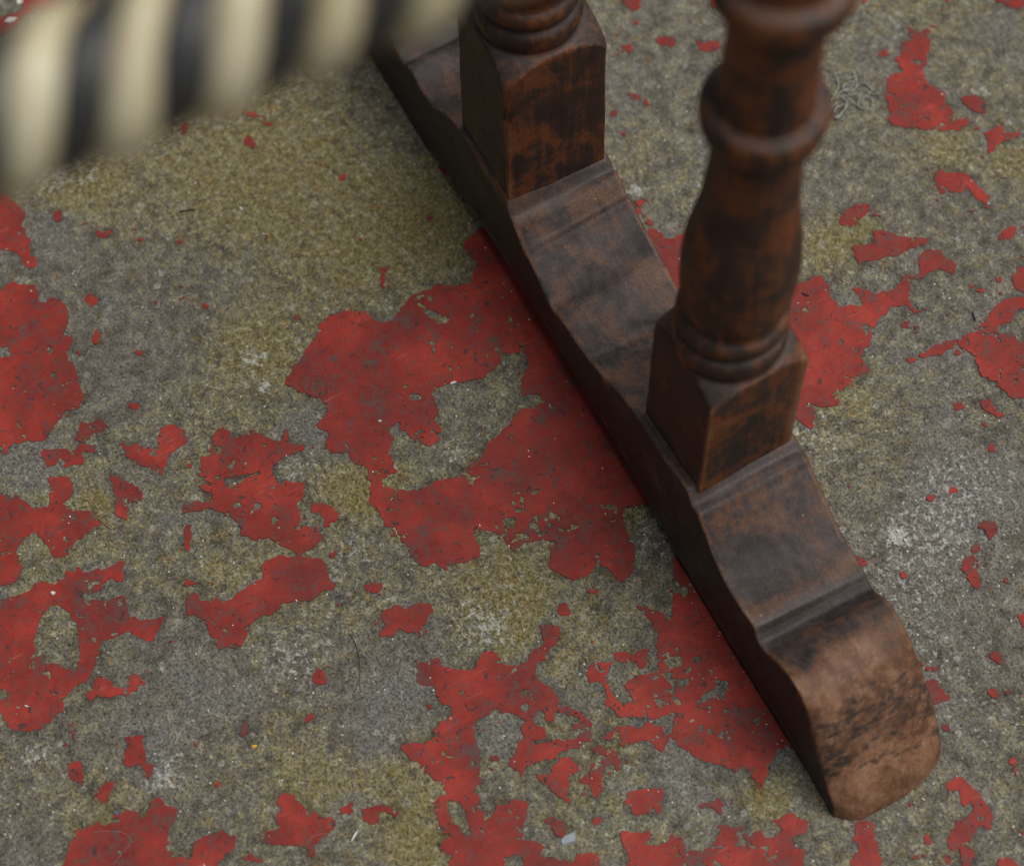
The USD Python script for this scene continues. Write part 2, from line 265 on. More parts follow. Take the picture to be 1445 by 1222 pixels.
# ------------------------------------------------------------------ the floor: concrete sheet and the paint left on it
floor = UsdGeom.Xform.Define(stage, path('floor')).GetPrim()
tag(floor, kind='structure')
TILES = dict(A=(0, 0), B=(480, 0), C=(945, 0), D=(0, 400), E=(480, 400), F=(945, 400), G=(0, 802), H=(480, 802), I=(945, 802))
def survey(text):
    """'tile x,y x,y ...' lines (tile P: picture coordinates) to outlines on the floor."""
    out = []
    for line in text.strip().splitlines():
        w = line.split()
        if len(w) < 4: continue
        q = np.array([[float(v) for v in c.split(',')] for c in w[1:]])
        if w[0] != 'P': q = q * (500 / 1445) + np.array(TILES[w[0]])
        out.append(ground(q[:, 0], q[:, 1]))
    return out

PAINT = survey('''
A 0,780 40,800 60,840 100,870 100,930 125,980 125,1040 150,1075 125,1095 95,1080 80,1040 40,1020 -60,1000 -60,780
A 10,1180 50,1150 90,1170 130,1165 155,1200 150,1245 -40,1245 -40,1190
A 395,945 455,940 460,965 400,975
A 560,960 580,980 560,985
A 220,860 250,865 245,895 225,900
A 1015,545 1040,570 1030,600 990,595 990,570
A 1075,495 1110,500 1105,520 1080,515
A 1000,455 1050,468 1040,475 1000,465
A 1390,710 1410,720 1400,735
A 715,990 735,990 730,1003
A 735,520 755,500 765,520 745,555
A 130,-60 230,-60 250,0 240,40 170,70 110,60 60,110 0,160 -50,160 -50,110 0,80 80,60
A 320,-20 375,-20 365,20 325,15
B 1130,-20 1230,-20 1225,35 1190,55 1165,25
B 1185,95 1235,75 1230,95 1200,110
B 1295,160 1370,150 1360,185 1310,180
B 1145,190 1180,180 1190,210 1170,215
B 1165,380 1215,385 1225,405 1200,415
B 1240,410 1265,415 1255,430
B 1110,455 1125,470 1110,475
B 1145,540 1170,545 1160,560
B 1195,820 1255,820 1225,840 1218,870
B 1240,880 1275,900 1265,915 1240,905
B 1260,940 1310,955 1340,980 1390,965 1445,930 1600,900 1600,1300 1300,1300 1250,1020
B 165,1090 205,1095 185,1110 180,1180 165,1165
B 245,1075 285,1085 265,1092
B 350,880 380,885 365,900
B 0,705 20,720 10,735
B 395,680 440,700 445,720 410,700
P 679,324 700,335 760,400 830,500 890,600 960,690 960,712 908,712 888,715 876,713 881,732 885,760 895,774 897,791 888,812 876,823 871,815 857,801 840,795 829,812 812,820 805,819 781,805 777,798 777,781 781,767 774,760 746,765 726,777 715,775 710,763 698,750 681,746 668,753 674,770 677,781 660,794 632,796 629,806 615,798 591,800 580,781 566,763 558,746 544,742 535,722 523,711 525,701 515,659 501,656 494,639 480,639 467,639 457,625 464,615 450,601 460,587 462,569 450,563 432,556 405,542 412,525 429,504 446,476 453,455 484,438 494,438 511,443 532,452 554,454 566,441 577,424 587,414 608,407 615,401 646,405 663,398 670,377 660,360 658,346 669,332
P 952,785 990,790 1000,840 975,850 960,836 950,815
P 897,856 913,857 933,864 944,876 952,850 1010,850 1100,950 1150,1050 1097,1058 1087,1082 1073,1113 1068,1106 1061,1089 1049,1079 1037,1089 1019,1079 983,1072 962,1058 947,1041 933,1058 912,1041 902,1044 871,1055 854,1041 861,1027 881,1023 906,1027 916,1016 871,1010 864,999 900,992 890,975 881,965 899,954 916,951 930,937 933,920 926,909 930,892 913,871
P 945,830 1010,860 1000,900 960,870 950,850
H 1120,345 1190,335 1200,370 1170,390 1130,370
H 1225,340 1245,335 1250,400 1225,410 1215,370
H 1005,420 1040,385 1105,380 1100,430 1085,470 1120,520 1140,555 1090,575 1080,545 1090,520 1060,470 1015,450
H 820,235 895,235 885,300 850,340 845,370 800,390 795,430 815,470 870,480 890,530 880,570 860,600 870,640 840,625 850,595 800,580 780,620 830,660 835,695 800,700 745,670 740,640 770,620 700,590 690,580 640,585 600,600 545,620 540,660 560,700 580,770 575,830 580,860 555,900 570,940 560,985 600,1000 630,990 640,960 690,940 750,945 770,960 755,1010 745,1080 730,1105 800,1115 860,1135 820,1150 830,1180 880,1195 940,1195 960,1165 1020,1155 1060,1190 1060,1300 450,1300 450,1150 410,1140 425,1100 410,1030 385,990 400,920 430,930 440,910 400,870 360,850 360,800 340,785 270,785 250,740 260,710 345,715 380,680 410,630 440,610 450,570 410,555 385,500 385,480 325,475 320,400 350,380 400,360 420,395 460,410 550,410 575,350 625,340 640,390 680,405 760,380 790,340 820,300
H 735,700 800,715 900,705 970,690 985,670 955,660 960,640 1000,645 1030,670 1020,700 960,720 900,755 860,780 790,785 760,805 750,835 710,825 695,790
H 795,850 850,835 880,800 900,770 950,770 970,800 950,830 935,870 920,900 930,945 890,930 865,905 840,880
H 980,860 1030,850 1025,800 1040,720 1080,720 1120,720 1155,790 1130,820 1120,790 1080,800 1065,850 1060,940 1015,935 1020,880 985,880
H 1165,960 1180,920 1230,905 1310,900 1320,940 1310,1010 1240,1000 1190,1000
H 835,1020 890,1025 920,1050 905,1095 875,1090 870,1065 840,1055
H 1025,1005 1090,1020 1085,1040 1050,1045 1035,1065 1020,1040
H 1150,1080 1210,1075 1260,1080 1255,1130 1300,1130 1360,1095 1400,1100 1410,1150 1400,1300 1180,1300 1170,1150
I 0,1090 50,1100 70,1150 140,1150 190,1110 190,1060 240,1040 250,1060 290,1045 320,1090 370,1070 400,1100 470,1070 420,1030 480,1000 560,1030 545,1080 490,1080 490,1110 550,1150 545,1200 520,1300 70,1300 60,1170 0,1190
I 125,965 200,950 240,960 200,1010 180,985
I 745,1040 790,1025 830,1045 825,1090 850,1130 865,1180 840,1300 770,1300 740,1170 770,1140 745,1100 750,1070
I 1135,890 1170,845 1200,855 1230,890 1270,920 1310,1010 1300,1050 1260,1045 1230,1110 1230,1300 1190,1300 1185,1140 1145,1130 1145,1080 1165,1025 1210,1015 1245,990 1225,950 1195,1005 1190,960 1185,900
I 1335,1185 1380,1170 1420,1195 1415,1260 1335,1260
I 980,1170 1025,1170 1020,1195 985,1195
I 1380,795 1405,765 1420,800 1425,850 1405,855 1395,810
I 1310,340 1345,335 1355,360 1350,390 1315,370
I 1355,500 1385,490 1400,515 1375,530
I 1300,500 1320,495 1345,525 1320,525
I 1045,405 1100,390 1095,415 1050,425
I 1030,455 1100,460 1110,500 1150,540 1110,545 1070,550 1040,500
I 1205,-20 1255,-20 1265,80 1240,75 1210,30
I 940,20 960,15 960,35 945,40
I 1415,190 1480,185 1480,225 1425,225
I 1110,640 1135,655 1120,660
I 970,955 990,955 985,970
I 1045,1100 1058,1110 1052,1130
I 1125,1175 1145,1180 1140,1200
F 480,0 650,0 665,60 690,100 750,95 800,80 830,85 910,30 940,0 970,0 975,60 1000,110 1050,105 1000,125 970,95 905,100 870,140 830,190 815,250 780,290 785,325 820,350 800,375 690,440 685,490 640,500 590,500 595,550 590,595 560,585 520,560 450,500 430,0
C 470,1160 525,1160 590,1130 620,1125 650,1190 655,1240 470,1240
C 750,1000 830,1000 835,940 880,940 930,965 1000,975 1050,975 1045,1005 990,1010 950,1040 890,1045 830,1060 780,1075 755,1050
C 1015,1050 1050,1020 1110,1015 1130,1060 1165,1085 1165,1115 1100,1095 1060,1115 1010,1140 980,1150 960,1185 930,1185 950,1140 1020,1120 1030,1090
C 760,1180 830,1200 910,1185 960,1180 980,1235 780,1235
C 690,905 710,860 740,855 765,835 810,835 815,865 770,900 740,930 700,920
C 880,345 900,310 950,295 920,235 945,210 940,170 985,165 985,140 965,105 990,120 1020,135 1065,95 1095,110 1050,150 1065,180 1060,210 1050,240 1035,270 1030,300 1060,345 1125,380 1125,420 1155,465 1150,500 1210,490 1220,515 1180,525 1020,530 960,515 900,510 890,490 910,460 890,420
C 1185,400 1240,390 1290,410 1280,460 1250,455 1190,425
C 1280,545 1310,525 1355,520 1360,555 1420,545 1435,555 1350,575 1325,590 1325,615 1295,630 1300,595 1310,575
C 1075,705 1105,685 1130,710 1190,705 1240,725 1260,770 1300,810 1300,855 1270,830 1230,795 1200,780 1130,785 1100,790 1090,745
C 1340,960 1400,920 1420,945 1390,970 1350,975
C 1275,990 1295,990 1290,1000
C 1400,1120 1445,1080 1480,1080 1480,1210 1410,1170
C 1220,1165 1280,1190 1265,1195
C 1330,1140 1350,1135 1340,1155
C 1320,-20 1480,-20 1430,40 1390,25 1330,15
C 1115,-20 1140,-5 1130,15
C 785,-15 805,5 790,15
C 170,-10 210,10 200,35 175,25
C 105,165 140,185 200,160 205,195 170,220 140,210
C -15,155 20,155 10,180
C 865,205 885,215 880,235
C 90,540 110,540 105,552
C 30,915 50,915 45,928
C 1215,850 1245,850 1230,868
F 1180,235 1230,190 1300,140 1330,100 1390,60 1500,50 1500,110 1410,115 1390,160 1340,165 1335,200 1395,210 1420,240 1500,240 1500,460 1390,470 1360,430 1275,380 1260,330 1220,280 1190,255
F 965,310 1010,290 1080,265 1155,235 1145,265 1060,305 975,325
F 950,155 975,155 980,190 955,180
F 1150,495 1190,485 1215,510 1170,520
F 1270,490 1300,480 1355,540 1340,550 1290,520
F 1300,660 1315,650 1320,680 1300,680
F 1160,280 1185,285 1165,300
F 655,545 695,555 680,565
F 725,870 745,880 735,890
F 725,820 750,815 735,835
F 1140,820 1175,840 1150,855
F 1055,875 1080,870 1070,890
F 1250,990 1280,965 1320,980 1335,1010 1310,1040 1290,1010 1260,1000
F 1210,1085 1250,1065 1270,1085 1225,1100
F 1200,1130 1230,1105 1260,1120 1255,1180 1265,1240 1225,1240 1200,1170
F 750,1120 810,1125 800,1150 760,1155
F 1200,545 1215,545 1215,565
F 1410,0 1480,0 1480,30 1415,20
F 1365,605 1385,605 1380,620
F 1280,575 1290,578 1285,588
D -60,40 60,20 90,5 140,20 150,55 180,80 215,55 255,70 275,120 285,160 270,200 295,230 275,280 280,310 310,340 315,400 345,460 330,510 260,525 255,550 215,600 175,650 110,645 50,650 20,685 -60,690
D 180,690 230,675 300,680 350,650 300,640 330,570 380,570 395,555 435,570 440,600 400,625 430,690 350,690 340,735 270,745 190,740
D 655,590 690,575 740,600 760,635 725,670 690,700 670,760 660,790 620,775 625,740 560,740 510,700 505,660 475,655 530,650 640,680 655,640
D 440,785 475,785 510,810 580,835 580,885 535,900 515,960 490,960 470,925 475,870 455,810
D 200,790 290,790 300,850 250,900 300,930 370,945 430,985 370,1005 330,1040 280,1070 270,1110 215,1110 195,1070 140,1020 90,1050 60,1095 -60,1090 -60,850 60,870 140,915 210,920
D -60,1110 60,1105 95,1150 70,1214 -60,1240
D 865,620 910,590 950,625 1000,630 1060,615 1110,630 1120,650 1240,660 1200,690 1150,715 1110,760 1120,790 1140,825 1180,815 1240,820 1235,870 1215,900 1225,980 1290,1000 1320,1045 1270,1080 1215,1110 1180,1080 1130,1065 1110,1045 1030,1045 995,1020 960,960 930,945 880,935 850,910 760,940 750,920 830,885 860,870 830,840 805,825 860,820 820,780 830,720 855,700
D 1155,590 1170,590 1175,630 1160,640
D 1250,890 1290,900 1340,905 1375,950 1365,990 1330,995 1310,960 1270,920
D 755,1090 750,1040 765,990 780,985 790,1030 775,1050 765,1095
D 1065,1150 1100,1125 1150,1110 1200,1120 1250,1120 1300,1105 1325,1130 1335,1230 1090,1230
G 1110,0 1330,-15 1345,50 1360,80 1310,90 1280,130 1210,140 1150,145 1130,185 1060,195 1050,210 1000,240 1005,270 980,315 900,325 880,290 855,270 840,230 800,195 765,190 765,125 790,100 820,140 870,150 880,130 950,130 980,90 1040,55 1100,30
D 265,1175 330,1175 400,1185 460,1150 500,1130 515,1150 490,1180 420,1214 430,1240 270,1240
D 345,65 375,50 405,70 400,95 370,95
D 370,230 395,190 405,225 425,245 380,255
D 525,495 570,490 585,515 545,520
D 825,85 845,85 845,100 830,100
D 1195,140 1215,140 1210,155
D 555,280 580,285 570,295
D 315,285 340,290 325,300
D 720,70 760,45 755,65 730,75
D 760,735 785,735 780,755 765,755
D 670,970 690,970 680,985
D 1345,1105 1365,1100 1360,1120
G -60,130 40,120 120,85 170,55 260,45 340,20 410,10 510,5 500,50 400,90 340,110 350,130 450,125 500,120 520,180 570,205 620,210 670,190 665,235 620,285 570,290 545,260 520,245 470,280 415,290 405,350 385,360 380,420 330,470 300,500 260,530 250,580 200,620 160,655 90,665 30,655 20,600 0,580 -60,540
G 380,450 430,440 470,480 530,480 525,440 570,435 590,470 550,500 510,515 450,525 400,510 360,530 355,510 385,490
G 520,690 550,675 590,680 580,720 600,790 625,800 620,835 595,830 560,800 540,815 510,790 515,740 540,730
G 295,800 325,790 330,840 340,890 325,860 295,850
G 300,665 310,690 295,715
G 390,930 430,890 460,870 460,900 440,940 435,965 415,940
G 290,1130 320,1080 370,1040 440,1050 480,1010 540,990 590,1020 615,960 650,930 690,970 720,975 715,1030 685,1070 695,1120 705,1180 770,1185 800,1130 850,1095 900,1085 960,1095 955,1140 910,1160 880,1214 860,1300 200,1300 275,1190
G 1140,930 1180,910 1200,945 1260,980 1300,1010 1350,1010 1360,1040 1330,1080 1300,1120 1280,1130 1275,1175 1250,1140 1180,1130 1100,1120 1070,1110 1095,1070 1145,1060 1115,1010 1145,980
G 980,1185 1020,1165 1065,1190 1060,1205 1030,1195
G 975,640 990,618 1015,625 1015,680 985,680
G 1270,430 1300,400 1335,430 1330,475 1310,475
G 1045,560 1080,565 1060,572
G 790,715 845,685 850,695 810,715
G 1225,635 1270,590 1270,605 1235,635
G 970,480 990,478 985,490
G 690,290 710,295 700,305
G 880,875 895,875 890,893
G 280,565 300,570 290,585
G 740,70 740,45 790,50 800,65 765,75
G 1375,110 1405,95 1395,115
G 1390,970 1445,940 1445,990 1420,1010
H -5,960 60,970 40,1000 0,1010
H 90,980 130,965 190,970 240,965 245,1020 180,1020 130,1040 90,1010
H 165,180 230,150 270,165 310,140 370,145 375,175 350,230 330,280 290,265 240,250 220,275 150,275 190,240
H 100,70 130,55 165,75 155,95 110,85
H 415,0 440,0 435,15
H 890,170 915,150 945,170 940,190 900,185
H 605,770 635,760 660,775 630,785
H 355,560 375,560 370,575
H 420,95 435,95 430,108
H 1020,90 1060,85 1040,110
H 525,228 550,228 540,240
H 900,570 920,545 945,570 990,590 1030,640 1010,650 960,600 905,585
''')
BARE = survey('''
E 700,280 750,285 770,320 755,370 730,400 740,450 800,455 825,480 790,505 740,520 690,580 660,615 600,650 580,710 520,760 440,805 390,810 310,850 220,850 175,810 215,770 205,690 215,640 200,580 240,570 300,640 340,660 410,640 405,600 375,555 400,510 380,480 370,445 440,415 520,395 590,385 640,330 660,290
E 335,92 400,115 450,155 400,160 350,130
E 280,455 325,450 325,475 290,485
E 665,955 710,960 705,1000 670,995
E 855,935 885,940 880,970 860,965
E 990,1050 1010,1060 1000,1075
E 755,735 780,785 778,805 765,770
E 1035,1095 1075,1090 1068,1155 1045,1150
H 445,950 490,945 515,990 525,1060 510,1095 490,1070 450,1040 440,990
H 530,780 560,790 540,805
H 740,560 770,560 770,590 745,590
H 490,495 515,500 510,518 495,515
H 665,1175 720,1170 750,1190 740,1240 660,1240
H 1370,450 1430,445 1430,480 1380,475
H 1250,610 1310,620 1305,640 1260,630
H 1320,610 1360,615 1355,670 1320,680
I 80,365 130,360 125,395 85,395
I 35,450 90,455 80,480 40,480
I 165,400 180,450 240,460 220,560 195,520 110,560 105,540 180,490
I 330,600 370,610 365,645 340,630
I 240,640 275,650 260,670
I 95,625 115,650 100,665
D -60,255 40,260 40,300 -60,310
D 905,800 940,785 1060,775 1010,800 950,840 910,830
D 960,870 1000,880 990,890
D 1030,895 1065,900 1055,920 1035,915
D 1110,945 1150,955 1145,975 1115,965
D 880,665 905,670 895,705 880,695
D 195,245 215,250 205,285
D 195,360 240,360 225,400
G 200,150 240,150 290,200 320,240 330,340 300,410 250,400 190,390 150,350 140,300 160,220
G -60,500 40,490 45,530 -60,545
G 540,1115 570,1120 560,1135
G 950,160 970,165 960,190
G 1260,1070 1295,1075 1285,1095
C 985,255 1020,250 1020,262
C 960,485 1100,478 1100,490 985,497
F 800,175 815,180 800,240
F 1350,235 1370,240 1355,250
F 1365,320 1380,318 1380,330
''')
# (x, y, radius in the picture; ochre crust, white bloom, smooth grey paste)
STAINS = [(515,690,45,.5,0,-.2),(590,1190,40,.5,0,-.2),(1165,345,38,.5,0,-.2),(1080,1130,30,.45,0,0),(360,490,60,.35,0,0),(660,260,70,.25,0,0),(620,330,70,.28,0,0),
 (150,690,45,.38,0,0),(1335,215,35,.3,0,0),(120,270,60,.42,0,0),(885,720,25,.4,.0,0),(1215,320,25,.42,0,0),(1425,230,30,.3,0,0),(480,330,130,.24,0,-.1),(300,250,130,.20,0,-.1),(400,200,110,.16,0,-.1),(560,300,90,.2,0,-.1),
 (980,900,60,.2,0,0),(720,840,70,.28,0,0),(760,900,50,.2,0,0),(560,1090,60,.22,0,0),(80,1150,80,.18,0,-.1),(180,1180,60,.2,0,0),(1300,720,60,.05,.06,0),(950,300,60,.05,0,0),
 (440,1110,60,.2,0,0),(860,1110,60,.2,0,0),(1190,560,50,.14,0,-.1),(560,480,30,.1,0,0),
 (80,245,34,.2,.42,0),(130,250,25,.2,.25,0),(355,505,18,0,.5,0),(372,545,12,0,.45,0),(640,640,26,0,.3,0),(1275,880,90,-.1,.08,0),(1330,810,90,-.1,.08,0),(1235,840,60,-.1,.07,0),(1310,950,80,-.1,.08,0),(1360,730,90,-.1,.08,0),(1265,755,14,0,.5,0),
 (410,660,30,0,.28,0),(1150,620,40,0,.22,0),(700,870,50,0,.22,0),(680,890,30,0,.25,0),(900,270,14,0,.55,0),(990,262,9,0,.5,0),(410,930,45,-.1,.30,0),(230,1095,25,0,.38,0),(50,1065,22,0,.32,0),(1380,130,18,0,.4,0),
 (1340,700,60,-.2,.14,.3),(1390,680,50,-.2,.1,.15),(1280,790,60,-.1,.10,0),(845,785,14,0,.4,0),(500,770,40,-.1,.22,0),(460,820,25,-.1,.3,0),(920,760,30,-.1,.25,0),(230,1060,40,-.1,.1,.1),
 (60,350,60,-.2,.03,.10),(180,540,70,-.2,.03,.05),(50,660,40,-.2,.04,.10),(300,960,90,-.16,.03,.04),(230,900,60,-.15,0,.08),(420,610,28,-.2,0,.5),(1300,520,55,-.1,.05,.12),(1360,490,40,-.15,.05,.12),(1330,600,60,-.1,.06,.05),
 (250,770,60,-.1,0,0),(560,960,60,-.25,.1,.05),(520,1020,50,-.25,0,.1),(710,640,40,0,.12,0),(700,1045,30,-.1,0,.25),(940,1080,40,-.15,.1,.1),(1390,1000,60,-.05,.12,0),(1380,1170,50,-.1,.12,0),(1250,1180,40,-.1,.1,0),
 (320,830,40,.1,0,0),(40,1200,40,-.2,.1,.1),(900,200,60,.1,0,0),(1240,250,60,0,0,.08),(1290,130,60,-.05,0,.1),(1220,60,60,-.05,0,.1),(1400,60,60,-.1,0,.1),(330,210,60,-.1,0,.1),(240,310,40,0,0,.1)]

def axis_lines(lo, hi, a, b, step):
    out = [lo, (lo + a) / 2, a - 0.3, a - 0.1, a - 0.03]
    return np.array(sorted(out + list(np.arange(a, b + 1e-9, step)) + [b + 0.03, b + 0.1, b + 0.3, (hi + b) / 2, hi]))
gx, gy = axis_lines(-4, 4, -0.78, 0.44, 0.002), axis_lines(-4, 4, -0.50, 0.48, 0.002)
X, Y = np.meshgrid(gx, gy, indexing='ij')
mask = np.zeros(X.shape + (3,))
for px, py, r, *amt in STAINS:
    c = ground(px, py)
    d2 = ((X - c[0]) ** 2 + (Y - c[1]) ** 2) / (r * 0.00036) ** 2
    w = np.exp(-d2 * (0.45 + 1.3 * fbm2(X, Y, 60, 3, 2)))
    mask += w[..., None] * np.array(amt)
mask[..., 0] += 0.60 * (fbm2(X, Y, 9, 3, 5) - 0.5)
# paint: signed distance to the surveyed outlines, its edge broken up by noise, then cut out as flakes with a real thickness
CELL = 0.00040
x0, x1, y0, y1 = -0.70, 0.30, -0.42, 0.40
xs, ys = np.arange(x0, x1, CELL), np.arange(y0, y1, CELL)
GX, GY = np.meshgrid(xs, ys, indexing='ij')
def fill(polys, field):
    for p in polys:
        a, b = p.min(0), p.max(0)
        i0, i1 = np.searchsorted(xs, a[0]), np.searchsorted(xs, b[0]); j0, j1 = np.searchsorted(ys, a[1]), np.searchsorted(ys, b[1])
        if i1 > i0 and j1 > j0:
            g = shapely.make_valid(shapely.Polygon(p))
            field[i0:i1, j0:j1] |= shapely.contains_xy(g, GX[i0:i1, j0:j1], GY[i0:i1, j0:j1])
inside = np.zeros(GX.shape, bool); fill(PAINT, inside)
bare = np.zeros(GX.shape, bool); fill(BARE, bare); inside &= ~bare
# outside the surveyed part the same worn paint goes on
frame = shapely.Polygon([tuple(ground(*c)) for c in ((-12, -12), (1457, -12), (1457, 1234), (-12, 1234))])
beyond = ~shapely.contains_xy(frame, GX, GY)
def coarse(scale, octaves, seed, k):
    s = fbm2(GX[::k, ::k], GY[::k, ::k], scale, octaves, seed)
    return ndimage.zoom(s, (GX.shape[0] / s.shape[0], GX.shape[1] / s.shape[1]), order=1)[:GX.shape[0], :GX.shape[1]]
inside |= beyond & (coarse(16, 4, 11, 4) > 0.54)
sd = (ndimage.distance_transform_edt(inside) - ndimage.distance_transform_edt(~inside)) * CELL
si = np.clip(((X - x0) / CELL).astype(int), 0, len(xs) - 1); sj = np.clip(((Y - y0) / CELL).astype(int), 0, len(ys) - 1)
dist = -sd[si, sj]
mask[..., 2] += 0.13 * np.exp(-(np.clip(dist, 0, 1) / 0.0032) ** 2) * (dist > -0.003) * (fbm2(X, Y, 45, 3, 8) > 0.44)      # thin grey undercoat left along the paint's edges
idx = np.arange(X.size).reshape(X.shape)
q = np.stack([idx[:-1, :-1], idx[1:, :-1], idx[1:, 1:], idx[:-1, 1:]], -1).reshape(-1, 4)
V = np.stack([X.ravel(), Y.ravel(), np.zeros(X.size)], 1)
dirt = np.zeros(X.shape + (3,)); dirt[..., 0] = 0.38 * np.exp(-(np.clip(dist, 0, 1) / 0.0022) ** 2) * (dist > -0.002) * np.clip((fbm2(X, Y, 70, 3, 18) - 0.40) * 5, 0, 1)      # dirt caught along the paint's edges
slab = obj('concrete', (V, np.vstack([q[:, [0, 1, 2]], q[:, [0, 2, 3]]])), M_CONC, floor, smooth=True)
primvar(slab, 'mask', mask.reshape(-1, 3)); primvar(slab, 'dirt', dirt.reshape(-1, 3))

n1, n2 = coarse(210, 3, 21, 2) - 0.5, fbm2(GX, GY, 620, 4, 22) - 0.5
near = coarse(45, 3, 23, 4)
field = ndimage.gaussian_filter(sd, 0.8) + 0.0044 * n1 + 0.0040 * n2 + 0.0001
spots = coarse(420, 3, 24, 1)                                            # pinholes in the paint and crumbs left beside it
field = np.where((spots > 0.70) & (sd > 0) & (sd < 0.007) | (spots > 0.75) & (sd > 0) & (sd < 0.02), -0.0004, field)
crumb = (spots > 0.757) & (sd < -0.001) & (sd > -0.020) & (near > 0.47)
field = np.where(crumb, np.maximum(field, (spots - 0.757) * 0.02), field)
worn = np.zeros(GX.shape)                                                # places where the paint is walked down to specks
for px, py, r, amt in [(940,1010,120,.62),(870,1050,70,.8),(150,640,50,.9),(560,1140,60,.9),(340,690,60,.5),(1240,1190,60,.6),(1010,1160,110,.7),(80,590,50,.5),(1320,150,50,.4),(980,960,60,.5),(1400,500,70,.6),(330,660,40,.5),(160,830,50,.8),(760,950,80,.4),(740,740,60,.7),(620,480,70,.45),(700,680,60,.5),(850,720,40,.6),(540,640,50,.5),(450,690,60,.5),(200,700,60,.7),(1180,430,50,.3),(700,1150,80,.4),(40,960,60,.3)]:
    c = ground(px, py); worn = np.maximum(worn, amt * np.exp(-((GX - c[0]) ** 2 + (GY - c[1]) ** 2) / (r * 0.00036) ** 2))
wn = 0.6 * coarse(330, 4, 26, 1) + 0.4 * coarse(120, 3, 27, 2)
field = np.minimum(field, (0.69 - 0.17 * worn - wn) * 0.016)
field = ndimage.gaussian_filter(field, 0.6)
field[0, :] = field[-1, :] = field[:, 0] = field[:, -1] = -1

def contours(f):
    """Closed outlines of f > 0 on the grid (marching squares)."""
    s = f > 0
    code = s[:-1, :-1] * 1 + s[1:, :-1] * 2 + s[1:, 1:] * 4 + s[:-1, 1:] * 8
    table = {1: [(3, 0)], 2: [(0, 1)], 3: [(3, 1)], 4: [(1, 2)], 5: [(3, 2), (1, 0)], 6: [(0, 2)], 7: [(3, 2)], 8: [(2, 3)], 9: [(2, 0)], 10: [(0, 3), (2, 1)], 11: [(2, 1)], 12: [(1, 3)], 13: [(1, 0)], 14: [(0, 3)]}
    nxt = {}
    ii, jj = np.nonzero((code > 0) & (code < 15))
    def key(i, j, e):
        return ((i, j, 0), (i + 1, j, 1), (i, j + 1, 0), (i, j, 1))[e]
    for i, j in zip(ii.tolist(), jj.tolist()):
        for a, b in table[int(code[i, j])]:
            nxt[key(i, j, a)] = key(i, j, b)
    rings = []
    while nxt:
        k, v = nxt.popitem(); ring = [k]
        while v != ring[0]:
            ring.append(v); v = nxt.pop(v)
        r = np.array(ring); i, j, d = r[:, 0], r[:, 1], r[:, 2]
        fa = f[i, j]; fb = np.where(d == 0, f[np.minimum(i + 1, f.shape[0] - 1), j], f[i, np.minimum(j + 1, f.shape[1] - 1)])
        t = np.clip(fa / (fa - fb + 1e-12), 0.02, 0.98)
        rings.append(np.stack([x0 + (i + np.where(d == 0, t, 0)) * CELL, y0 + (j + np.where(d == 1, t, 0)) * CELL], 1))
    return rings
cs = m3.CrossSection([r[::-1] for r in contours(field) if len(r) > 5], m3.FillRule.EvenOdd).simplify(0.00007)
flakes = sorted(cs.decompose(), key=lambda c: -c.area())
small, count = [], 0
for c in flakes:
    if c.area() < 4e-7: continue
    h = 0.00034 + 0.00022 * ((count * 7) % 5) / 5
    man = c.extrude(h)
    mesh = man.to_mesh(); v, f = np.array(mesh.vert_properties)[:, :3], np.array(mesh.tri_verts)
    v = v + np.array([0, 0, 0.00002])
    if c.area() > 9e-6 and count < 290:
        obj('paint_patch', (v, f), M_RED, floor); count += 1
    else:
        small.append((v, f))
obj('paint_flecks', join(small), M_RED, floor, kind='stuff')
